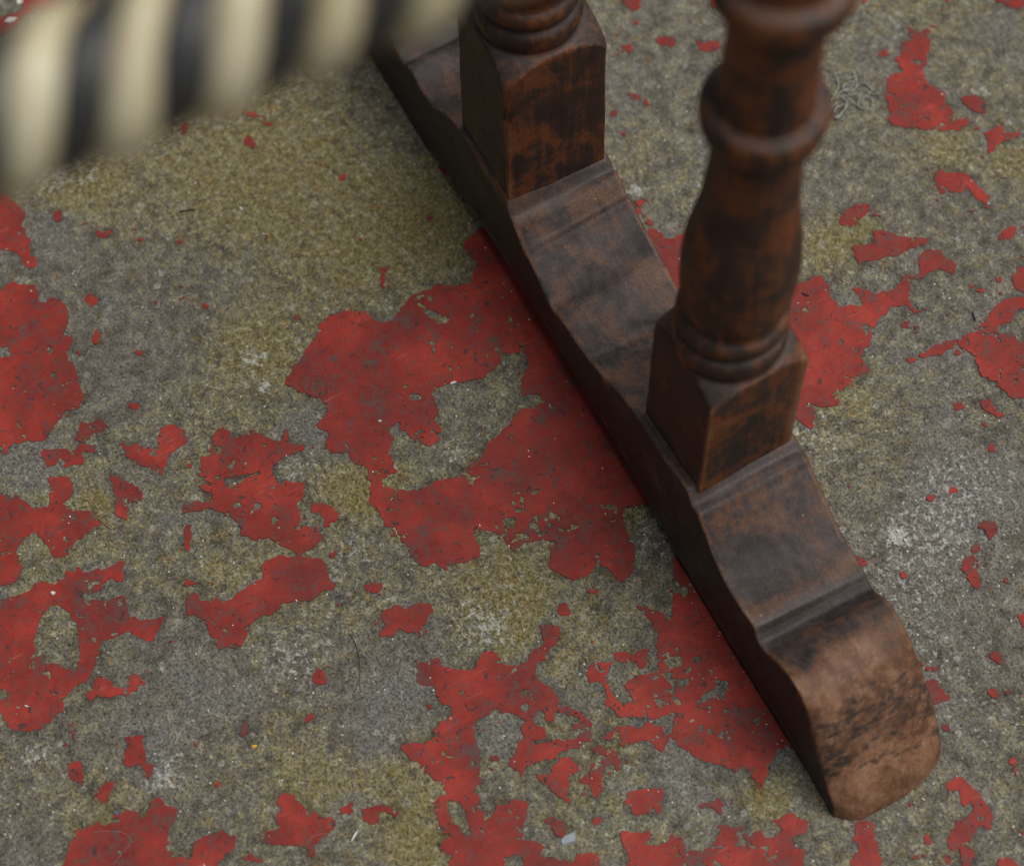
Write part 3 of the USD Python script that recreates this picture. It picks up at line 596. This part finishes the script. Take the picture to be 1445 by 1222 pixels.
# ------------------------------------------------------------------ the table's foot and its two turned posts
def foot_mesh():
    left = np.array([(-329,0),(-326,4),(-318,18),(-305,36),(-292,53),(-281,56.5),(-271,52),(-263,46),(-256,42.5),(-252,47),(-248,48.5),(-237,46.5),(-225,48),(-217,54),(-206,62.5),(-199,66),(-194,66),(-170,69.5),(-149,72),
                     (-146,70.5),(-141,63),(-135,55.5),(-127,51),(-117,47.5),(-109,43),(-103,40.5),(-96,43.5),(-88,45),(-74,47.5),(-64,50.3),(-55,53.5),(-48,57.2),(-38,62),(-25,66),(-11,67.5),(5,69.5),(19,72),
                     (22,71),(26,67),(30,65.4),(34,62.5),(43,54),(53,47.8),(60,46.3),(68,46.6),(76,48.4),(79.5,48),(82,43.5),(85,41.2),(89,42.8),(94,47.5),(99,51.2),(105,54.5),(111,55.8),(117,55),(123,51.5),(131,41),(138,31.5),(144,22.5),(151,13),(156,5.5),(158,0)])
    right = np.array([(-329,0),(-326,4),(-318,18),(-305,36),(-292,53),(-281,57),(-271,56),(-263,50),(-256,48),(-252,50.5),(-248,51),(-237,51.5),(-225,55),(-217,60),(-206,66),(-199,68),(-194,68),(-170,69.5),(-152,69),
                      (-149,68.5),(-144,67.5),(-140,66),(-127,61.2),(-117,57.6),(-109,56),(-103,54.8),(-96,52.5),(-88,50),(-74,47.5),(-64,51),(-55,55.5),(-48,60),(-38,65),(-25,68),(-11,70),(5,71),(19,71.5),
                      (24,71.5),(30,70),(33,68.3),(36,67),(45,61.8),(55,55.8),(61,53),(68,51.6),(76,51),(80,50.8),(83,49),(86.5,47.8),(90,50),(94,54),(98,56.6),(104,57.4),(110,56.4),(116,52.5),(122,46.5),(130,38),(137,29),(142,21.5),(147,14),(150.5,6),(152,0)])
    def resample(p, n):
        # the two profiles share their knots: both are cut at the same fractions between knots
        k = np.linspace(0, len(p) - 1, n)
        from scipy.interpolate import PchipInterpolator
        t = np.arange(len(p))
        return np.stack([PchipInterpolator(t, p[:, 0])(k), PchipInterpolator(t, p[:, 1])(k)], 1) / 1000
    n, m = 61 * 9 + 1, 22
    L, R = resample(left, n), resample(right, n)
    ws = np.linspace(-0.027, 0.027, m)
    # soft arris along both top edges
    ws = np.concatenate([[-0.027, -0.0268, -0.0262, -0.0252], ws[1:-1], [0.0250, 0.0261, 0.0268, 0.027]])
    drop = np.concatenate([[0.0016, 0.0007, 0.0002, 0.0], np.zeros(m - 2), [0.0, 0.0003, 0.0010, 0.0024]])
    a = (ws + 0.027) / 0.054
    U = L[:, :1] * (1 - a) + R[:, :1] * a; Z = L[:, 1:] * (1 - a) + R[:, 1:] * a
    nose = np.interp(ws, np.array([-27, -25, -21.8, -16.8, 4, 15, 21, 24.6, 27]) / 1000, np.array([154.0, 156, 159, 161, 160.6, 158.5, 155.5, 152.5, 148.5]) / 1000)
    U = U + np.clip((U - 0.10) / 0.055, 0, 1) * (nose - (0.158 - 0.006 * a))
    g = lambda c, s_: np.exp(-((U * 1000 - c) / s_) ** 2)
    side = np.clip((a - 0.1) / 0.2, 0.35, 1)
    Z = Z - 0.0022 * g(24.0, 2.4) + 0.0010 * g(30.5, 2.2) - 0.0022 * g(-142.5, 2.4) + 0.0008 * g(-137.0, 2.0) - 0.0017 * side * g(-130.0, 2.2) + 0.0009 * g(-125.5, 2.0) - 0.0009 * g(-66.0, 2.5)
    W = np.broadcast_to(ws, U.shape).copy()
    nz = fbm2(U, W, 55, 4, 31) - 0.5; nf = fbm2(U, W, 230, 3, 32) - 0.5
    Z = np.maximum(Z - drop + (0.0016 * nz + 0.0006 * nf) * np.clip(Z / 0.03, 0, 1), 0.0)
    W = W + (fbm2(U, Z + 0 * W, 30, 3, 33) - 0.5) * 0.0012 * np.sign(W) * (np.abs(W) > 0.024)
    Z = Z - 0.0004 * np.exp(-((U - (0.1495 + 0.05 * (W + 0.027) - 4.0 * (W + 0.005) ** 2 - 0.00016 / (W + 0.05) + 0.006 * (fbm2(W, 0 * W, 120, 3, 77) - 0.5))) / 0.0010) ** 2)
    W = W + 0.0026 * np.clip((U - 0.11) / 0.03, 0, 1) * np.clip((W - 0.012) / 0.015, 0, 1)
    uu = U[:, 0]
    def arch(u):
        t = np.clip((u + 0.232) / 0.25, 0, 1)
        return 0.0170 * np.clip(np.sin(t * np.pi), 0, 1) ** 0.45
    # the sides go down in rows so that they take light and grain properly
    K = 6
    rows_l = [np.stack([U[:, 0], W[:, 0] - 0.0004 * np.sin(np.pi * s / K), Z[:, 0] * (1 - s / K) + np.minimum(arch(U[:, 0]), Z[:, 0]) * s / K], 1) for s in range(K, 0, -1)]
    rows_r = [np.stack([U[:, -1], W[:, -1] + 0.0004 * np.sin(np.pi * s / K), Z[:, -1] * (1 - s / K) + np.minimum(arch(U[:, -1]), Z[:, -1]) * s / K], 1) for s in range(1, K + 1)]
    grid = np.stack(rows_l + [np.stack([U[:, k], W[:, k], Z[:, k]], 1) for k in range(U.shape[1])] + rows_r, 1)
    nu, nw = grid.shape[:2]
    V = grid.reshape(-1, 3); F = []
    I = np.arange(nu * nw).reshape(nu, nw)
    q = np.stack([I[:-1, :-1], I[1:, :-1], I[1:, 1:], I[:-1, 1:]], -1).reshape(-1, 4)
    F = np.vstack([q[:, [0, 1, 2]], q[:, [0, 2, 3]]])
    b = np.stack([I[:-1, 0], I[:-1, -1], I[1:, -1], I[1:, 0]], -1).reshape(-1, 4)      # underside
    F = np.vstack([F, b[:, [0, 1, 2]], b[:, [0, 2, 3]]])
    V = V + np.array([0, 0, 0.00045])
    return V, F

def wear_shade_mask(p, extra):
    m = np.zeros((len(p), 3)); m[:, 0] = extra; return m

table = thing('gateleg_table', 'old dark wood table base: scroll-toed foot carrying two turned posts, on the peeling red floor', 'table base')
V, F = foot_mesh()
foot = obj('foot', (V, F), M_FOOT, table, smooth=38)
fp = np.array(UsdGeom.Mesh(foot).GetPointsAttr().Get())
u, w, zz = fp.T
toe = np.clip((u - 0.092) / 0.02, 0, 1); up = np.clip((zz - 0.004) / 0.01, 0, 1) * (np.abs(w) < 0.0268)
top = (w > -0.0268) & (w < 0.0268 + 0.0026 * np.clip((u - 0.11) / 0.03, 0, 1))
wear_shade = 0.25 * toe * top + 0.12 * np.exp(-((u - 0.034) / 0.007) ** 2) * top + 0.10 * np.exp(-((u - 0.0745) / 0.005) ** 2) * top - 0.20 * np.exp(-((u - 0.0845) / 0.0055) ** 2) - 0.10 * np.exp(-((u - 0.101) / 0.006) ** 2) * (w < 0.02) \
    + 0.10 * np.exp(-((u + 0.075) / 0.03) ** 2) * np.clip(w / 0.02, -0.3, 1) * top + 0.08 * np.exp(-((u + 0.136) / 0.006) ** 2) * (w > 0.0) - 0.15 * (w < -0.0269) - 0.06 * (u < -0.20) + 0.08 * np.exp(-((zz - 0.004) / 0.004) ** 2) * (w < -0.0269)  # rubbed places, plus shade painted into the colour of the left side
dust = 0.55 * np.exp(-((u - 0.0235) / 0.0035) ** 2) * top + 0.5 * np.exp(-((u + 0.1435) / 0.003) ** 2) * top + 0.35 * np.exp(-((u - 0.0805) / 0.003) ** 2) * top - 0.55 * np.clip((u - 0.10) / 0.015, 0, 1)
crack = np.exp(-((u - (0.1495 + 0.05 * (w + 0.027) - 4.0 * (w + 0.005) ** 2 - 0.00016 / (w + 0.05) + 0.006 * (fbm2(w, 0 * w, 120, 3, 77) - 0.5))) / 0.0015) ** 2)
smudge = toe * (0.30 * np.exp(-((u - 0.134) / 0.015) ** 2) + 0.24) + 0.12 * crack * (0.5 + fbm2(w, 0 * w, 200, 2, 78)) * (u > 0.13) + 0.30 * np.exp(-((u + 0.128) / 0.004) ** 2) * (w < 0.012) + 0.20 * ((u > -0.06) & (u < 0.08)) + 0.5 * np.exp(-((u - 0.0222 - 0.073 * w) / 0.0011) ** 2) + 0.5 * np.exp(-((u + 0.1456 - 0.023 * w) / 0.0011) ** 2)
wear_shade = wear_shade + 0.05 * (u > 0.145) * top
wear_shade = wear_shade + 0.13 * ((w > -0.0269) & (w < -0.0249) | (w > 0.0248) & (w < 0.0268)) * (fbm2(u, w, 90, 3, 61) > 0.42) * (u < 0.12)
mk = np.stack([wear_shade, dust, smudge * top], 1)
primvar(foot, 'mask', mk)

def post(center, half, turn, lean, lift):
    """Square base turned into a shaft with beads and a torus; lean is dw/dz."""
    prof = [(0.0, 0.1200), (0.034, 0.1200), (0.0345, 0.1355), (0.0330, 0.1395), (0.0300, 0.1425), (0.0265, 0.1452), (0.0238, 0.1468)]
    turned = [(0.0218, 0.1470), (0.0222, 0.1485), (0.0230, 0.1510), (0.0234, 0.1540), (0.0232, 0.1568), (0.0220, 0.1586), (0.0203, 0.1597), (0.0199, 0.1610), (0.0206, 0.1622), (0.0222, 0.1640), (0.0227, 0.1662),
              (0.0225, 0.1686), (0.0214, 0.1704), (0.0198, 0.1718), (0.0193, 0.1740), (0.0202, 0.1765), (0.0209, 0.1795), (0.0217, 0.1822), (0.0223, 0.187), (0.0229, 0.195), (0.0231, 0.204), (0.0226, 0.214), (0.0213, 0.224), (0.0197, 0.2335),
              (0.0185, 0.242), (0.0176, 0.252), (0.0170, 0.263), (0.0168, 0.273), (0.0171, 0.2815), (0.0175, 0.2850), (0.0181, 0.2868), (0.0200, 0.2880), (0.0216, 0.2905), (0.0226, 0.2940), (0.0231, 0.2975), (0.0230, 0.3003), (0.0224, 0.3022), (0.0212, 0.3034), (0.0196, 0.3038), (0.0180, 0.3039), (0.0171, 0.3048),
              (0.0168, 0.312), (0.0166, 0.327), (0.0165, 0.337), (0.0165, 0.347), (0.0167, 0.3525), (0.0172, 0.3555), (0.0194, 0.3572), (0.0220, 0.3595), (0.0238, 0.3622), (0.0245, 0.3655), (0.0242, 0.3690), (0.0230, 0.3712), (0.0205, 0.3722), (0.0184, 0.3732), (0.0176, 0.384), (0.0180, 0.41), (0.0205, 0.45), (0.0214, 0.50), (0.0205, 0.54), (0.0205, 0.56)]
    pts = [(r, h + lift) for r, h in prof[1:]]
    cut = m3.Manifold.revolve(m3.CrossSection([[(0, 0.04), (0.036, 0.04)] + pts + [(0, pts[-1][1])]]), 96)
    hb = half
    sq = m3.CrossSection.square((2 * hb - 0.0016, 2 * hb - 0.0016), True).offset(0.0008, m3.JoinType.Round, 2.0, 12)
    blk = sq.extrude(0.14 + lift).translate((0, 0, 0.046)) ^ cut
    blk = blk.refine_to_length(0.0028)
    t3 = [(r, h + lift) for r, h in turned]
    # finer turned profile
    tp = np.array(t3); s = np.linspace(0, len(tp) - 1, (len(tp) - 1) * 3 + 1)
    from scipy.interpolate import PchipInterpolator
    tp = np.stack([PchipInterpolator(np.arange(len(tp)), tp[:, 0])(s), PchipInterpolator(np.arange(len(tp)), tp[:, 1])(s)], 1)
    def lathe(p):
        cr = [(0, p[0][1] - 0.004), (p[0][0], p[0][1] - 0.004)] + [tuple(x) for x in p] + [(0, p[-1][1])]
        return m3.Manifold.revolve(m3.CrossSection([cr]), 96)
    c, sn = math.cos(turn), math.sin(turn)
    def place(man, rot):
        me = man.to_mesh(); v = np.array(me.vert_properties)[:, :3].astype(float); f = np.array(me.tri_verts)
        flag = np.zeros(len(v))
        if rot:
            flag = np.where((v[:, 0] > hb - 0.0013) & (v[:, 1] < -hb + 0.0013), 2, np.where(v[:, 1] < -hb + 0.0004, 1, 0))
            v[:, 1] *= np.where(v[:, 1] < 0, 1 - (0.17 if lift == 0 else 0.11) * np.clip((hb - v[:, 0]) / (2 * hb), 0, 1), 1)
            x, y = v[:, 0].copy(), v[:, 1].copy()
            # turned clockwise seen from above
            v[:, 0], v[:, 1] = c * x + sn * y, -sn * x + c * y
        nz = fbm2(v[:, 0] + v[:, 2], v[:, 1] + 0.3 * v[:, 2], 70, 3, 41) - 0.5
        nn = v.copy(); nn[:, 2] = 0; ln = np.linalg.norm(nn, axis=1)[:, None]; v += np.where(ln > 0.004, nn / np.maximum(ln, 1e-6), 0) * (0.0007 * nz)[:, None]
        v[:, 0] += center[0]; v[:, 1] += center[1] + lean * v[:, 2]
        return (v, f), flag
    b = place(blk, True); s_ = place(lathe(tp), False)
    return b[0], b[1], s_[0]

for k, (center, half, turn, lean, lift) in enumerate((((-0.0022, -0.0022), 0.0236, math.radians(-4.2), 0.020, 0.0), ((-0.1712, -0.0015), 0.0250, math.radians(-1.3), 0.004, 0.0155))):
    b, flag, s_ = post(center, half, turn, lean, lift)
    p = UsdGeom.Xform.Define(stage, path('post', table)).GetPrim()
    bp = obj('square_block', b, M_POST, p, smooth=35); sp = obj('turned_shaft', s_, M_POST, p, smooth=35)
    for pr, e in ((bp, 0.0), (sp, 0.03)):
        v = np.array(UsdGeom.Mesh(pr).GetPointsAttr().Get()); ex = np.full(len(v), e)
        if pr == bp:      # the front arris is rubbed, the side towards the left has its shade painted in darker
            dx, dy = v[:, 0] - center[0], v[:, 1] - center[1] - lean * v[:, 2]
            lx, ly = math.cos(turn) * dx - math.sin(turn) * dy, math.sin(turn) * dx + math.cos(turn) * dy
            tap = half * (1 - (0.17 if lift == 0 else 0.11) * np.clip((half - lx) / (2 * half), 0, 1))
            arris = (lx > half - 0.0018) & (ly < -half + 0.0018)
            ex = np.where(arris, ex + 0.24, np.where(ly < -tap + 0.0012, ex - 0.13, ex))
        if pr == bp and k == 0:      # right hand corner of the front block is rubbed pale
            ex += 0.42 * np.exp(-((v[:, 1] - 0.0240) / 0.0026) ** 2) * np.clip((v[:, 0] - 0.012) / 0.006, 0, 1) + 0.03
        primvar(pr, 'mask', wear_shade_mask(v, ex))

# ------------------------------------------------------------------ the striped twisted rail in front
A, B = at(-230, 252, 0.485), at(960, -222, 0.485)
ax = (B - A) / np.linalg.norm(B - A); LEN = np.linalg.norm(B - A)
e1 = np.cross(ax, [0, 0, 1]); e1 /= np.linalg.norm(e1); e2 = np.cross(e1, ax)
LEAD, PH0, NS = 0.0452, 0.81, 4
rail = thing('twisted_rail', 'out-of-focus rail of twisted cream and black strands crossing the upper left corner', 'twisted rail', (A + B) / 2)
for k in range(NS):
    cream = k % 2 == 0
    tt = np.linspace(0, LEN, 520)
    ph = 2 * np.pi * tt / LEAD + PH0 + k * 2 * np.pi / NS
    wob = 0.0005 * np.sin(tt * 170 + k * 2.1) + 0.0003 * np.sin(tt * 410 + k)
    rad, tub = ((0.0114, 0.0062) if cream else (0.0098, 0.0068))
    P = A + ax * tt[:, None] + (rad + wob)[:, None] * (np.cos(ph)[:, None] * e1 + np.sin(ph)[:, None] * e2) - (A + B) / 2
    v, f = tube(P, tub + wob * 0.5, 20)
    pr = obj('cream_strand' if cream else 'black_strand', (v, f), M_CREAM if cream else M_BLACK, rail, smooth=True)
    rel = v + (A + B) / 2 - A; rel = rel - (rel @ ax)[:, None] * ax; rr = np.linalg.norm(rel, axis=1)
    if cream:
        primvar(pr, 'mask', wear_shade_mask(v, np.clip((0.0166 - rr) / 0.0042, 0, 1)))     # browned in the valleys between the strands
core = np.stack([A - (A + B) / 2, B - (A + B) / 2])
obj('core', tube(core[0] + np.linspace(0, 1, 5)[:, None] * (core[1] - core[0]), 0.0090, 24), M_BLACK, rail, smooth=True)

# ------------------------------------------------------------------ small things lying on the floor and on the foot
def gp(px, py, h=0.0):
    g = ground(px, py); return np.array([g[0], g[1], h])

def wiggle(px_points, r, h, n=8, steps=6, jitter=0.0):
    P = np.array([gp(a, b, h) for a, b in px_points]); t = np.arange(len(P)); s = np.linspace(0, len(P) - 1, (len(P) - 1) * steps + 1)
    from scipy.interpolate import CubicSpline
    Q = CubicSpline(t, P)(s) if len(P) > 2 else np.stack([np.interp(s, t, P[:, k]) for k in range(3)], 1)
    Q[:, 2] = h + jitter * np.abs(np.sin(s * 1.7 + px_points[0][0]))
    return tube(Q, r, n)

def chip(px, py, length, width, thick, ang, seed, base=0.0004):
    rg = np.random.default_rng(seed)
    th = np.sort(rg.uniform(0, 2 * np.pi, 9)); rr = rg.uniform(0.75, 1.1, 9)
    pts = np.stack([np.cos(th) * rr * length / 2, np.sin(th) * rr * width / 2], 1)
    hull = m3.CrossSection.hull_points(pts) if hasattr(m3.CrossSection, 'hull_points') else m3.CrossSection([pts])
    me = hull.extrude(thick, 0, 0, (0.8, 0.8)).to_mesh(); v = np.array(me.vert_properties)[:, :3].astype(float); f = np.array(me.tri_verts)
    v[:, 2] += v[:, 0] * 0.08 * rg.uniform(-1, 1) * (thick / length) + base
    d = ground(px + math.cos(ang), py + math.sin(ang)) - ground(px, py); a = math.atan2(d[1], d[0]); c, s = math.cos(a), math.sin(a)
    g = ground(px, py)
    return np.stack([c * v[:, 0] - s * v[:, 1] + g[0], s * v[:, 0] + c * v[:, 1] + g[1], v[:, 2]], 1), f

knot = thing('string_tangle', 'small frayed tangle of grey string on the concrete right of the front post', 'string')
for pts in ([(1174,138),(1182,116),(1179,107),(1196,103),(1206,106),(1201,113),(1186,112)], [(1204,106),(1209,118),(1207,128),(1196,131),(1189,127),(1195,121),(1206,119)], [(1206,124),(1220,121),(1230,128),(1240,135),(1231,134),(1217,127)],
            [(1188,135),(1202,146),(1216,155),(1227,157),(1231,149),(1228,141),(1220,140),(1216,147),(1222,151)], [(1171,146),(1182,135),(1197,128),(1206,115),(1203,109)], [(1177,170),(1188,161),(1195,150),(1188,140),(1180,143)], [(1196,138),(1204,136),(1213,140),(1210,149),(1217,155)],
            [(1176,162),(1185,152),(1193,152),(1187,163),(1180,170)]):
    obj('strand', wiggle(pts, 0.00034, 0.0006, 7, 8, 0.0014), M_STRING, knot, smooth=True)
rs = np.random.default_rng(3); fz = []
for k in range(80):                                          # loose fibres teased out of the strands
    c0 = np.array([1203, 132]) + rs.normal(0, 1, 2) * np.array([15, 17]); a0 = rs.uniform(0, 6.28); q = [c0]
    for m_ in range(4):
        a0 += rs.normal(0, 0.9); q.append(q[-1] + rs.uniform(2.5, 5.5) * np.array([math.cos(a0), math.sin(a0)]))
    fz.append(wiggle([tuple(v) for v in q], 0.00011, 0.0004 + 0.0012 * rs.random(), 5, 3, 0.0006))
obj('loose_fibres', join(fz), M_STRING, knot, smooth=True)

def small(name, mesh, mat, label, cat, group=None, smooth=False):
    return obj(name, mesh, mat, None, smooth, label=label, cat=cat, group=group)

small('straw', wiggle([(138,731),(150,741),(159,748)], 0.00022, 0.0009), M_STRAW, 'longer of two pale straws at the tip of the red patch by the left edge', 'straw', smooth=True)
small('straw', wiggle([(141,732),(151,738),(155,742)], 0.00016, 0.0009), M_STRAW, 'shorter of two pale straws at the tip of the red patch by the left edge', 'straw', smooth=True)
small('white_chip', chip(640, 541, 0.0042, 0.0016, 0.0006, -0.45, 1), M_WHITE, 'white chip on the upper rim of the bare hole in the largest red patch', 'chip')
small('white_chip', chip(15, 30, 0.0085, 0.0040, 0.0010, -0.1, 2, 0.0), M_WHITE, 'largest white flake, in the top left corner above the twisted rail', 'chip')
small('white_chip', chip(28, 4, 0.0040, 0.0040, 0.0008, 1.0, 3, 0.0), M_WHITE, 'white flake on red paint at the very top left, beside the larger flake', 'chip')
small('wood_splinter', chip(500, 1180, 0.0066, 0.0010, 0.0006, -1.05, 4, 0.0002), M_WHITE, 'slanted white splinter on the concrete near the bottom edge, left of centre', 'splinter')
small('grey_chip', chip(803, 1184, 0.0088, 0.0060, 0.0012, -0.7, 5, 0.0), M_GREYCHIP, 'pale blue-grey flat chip among red scraps near the bottom edge', 'chip')
small('white_chip', chip(39, 997, 0.0030, 0.0010, 0.0005, 0.35, 6), M_WHITE, 'thin white sliver on the big red patch at the left edge', 'chip')
small('white_chip', chip(294, 1002, 0.0026, 0.0006, 0.0005, 1.3, 7, 0.0), M_WHITE, 'upright white sliver on bare concrete between the lower left patches', 'chip')
small('white_chip', chip(340, 295, 0.0026, 0.0020, 0.0008, 0.4, 8, 0.0), M_WHITE, 'white grain on ochre concrete below the twisted rail', 'chip')
small('white_chip', chip(1277, 762, 0.0026, 0.0016, 0.0008, 0.7, 9, 0.0), M_WHITE, 'bright white chip on the pale concrete right of the foot', 'chip')
small('white_chip', chip(75, 837, 0.0024, 0.0020, 0.0006, 0.3, 10), M_WHITE, 'round white crumb above the egg-shaped bare hole by the left edge', 'chip')
small('white_chip', chip(536, 595, 0.0020, 0.0018, 0.0007, 0.3, 11), M_WHITE, 'white crumb on the red paint left of the bare hole', 'chip')
small('white_chip', chip(1266, 749, 0.0022, 0.0013, 0.0006, 0.9, 12, 0.0), M_WHITE, 'smaller grey-white chip beside the bright white chip right of the foot', 'chip')
small('orange_fleck', chip(358, 1053, 0.0034, 0.0018, 0.0005, -0.35, 13, 0.0), M_YEL, 'orange fleck on grey concrete in the lower left', 'fleck')
small('blue_fleck', chip(166, 1147, 0.0024, 0.0018, 0.0005, 0.1, 14, 0.0), M_BLUE, 'bright blue fleck above the red patch at the bottom left', 'fleck')
small('twig', wiggle([(254,300),(264,298),(275,297)], 0.00040, 0.0005), M_TWIG, 'short dark twig on ochre concrete below the twisted rail', 'twig', smooth=True)
small('twig', wiggle([(1372,441),(1374,447),(1376,454)], 0.00035, 0.0005), M_TWIG, 'short dark twig on bare concrete at the right edge beside a red patch', 'twig', smooth=True)
small('wood_splinter', chip(1136, 417, 0.0044, 0.0012, 0.0006, 0.4, 15), M_TWIG, 'black splinter on red paint right of the front post', 'splinter')
small('hair', wiggle([(492,894),(503,912),(507,935),(507,960),(511,978)], 0.00010, 0.0004), M_TWIG, 'fine curved black hair on grey concrete left of the bottom red patch', 'hair', smooth=True)
small('thread', wiggle([(131,1174),(155,1173),(176,1176),(185,1187),(176,1200),(168,1210),(160,1220)], 0.000055, 0.0006), M_STRING, 'fine white thread curled on the red patch at the bottom left', 'thread', smooth=True)
small('thread', wiggle([(433,1192),(440,1182),(449,1178),(462,1177)], 0.000055, 0.0006), M_STRING, 'fine white thread across the red patch at the bottom, left of centre', 'thread', smooth=True)

# loose grit: nobody could count it
parts = []
ico = trimesh.creation.icosphere(0)
for k in range(900):
    g = ground(RNG.uniform(-20, 1465), RNG.uniform(-20, 1240))
    if abs(g[1]) < 0.029 and -0.33 < g[0] < 0.16: continue
    s = 0.00013 + 0.00042 * RNG.random() ** 4
    v = np.array(ico.vertices) * s * RNG.uniform(0.6, 1.3, (len(ico.vertices), 1)) * np.array([1.2, 0.9, 0.7]) + np.array([g[0], g[1], s * 0.5 + 0.0002])
    parts.append((v, np.array(ico.faces)))
for k in range(260):                                        # swept up against the foot
    u_ = RNG.uniform(-0.33, 0.165); sgn = 1 if RNG.random() < 0.45 else -1
    g = np.array([u_, sgn * (0.0278 + 0.004 * RNG.random() ** 2)])
    if RNG.random() < 0.12: g = np.array([0.1625 + 0.004 * RNG.random(), RNG.uniform(-0.02, 0.02)])
    s = 0.00012 + 0.00035 * RNG.random() ** 3
    v = np.array(ico.vertices) * s * RNG.uniform(0.6, 1.3, (len(ico.vertices), 1)) + np.array([g[0], g[1], s * 0.5 + 0.0003])
    parts.append((v, np.array(ico.faces)))
grit = obj('grit', join(parts), M_WHITE, label='pale loose grains strewn thinly over concrete and paint', cat='grit', kind='stuff')
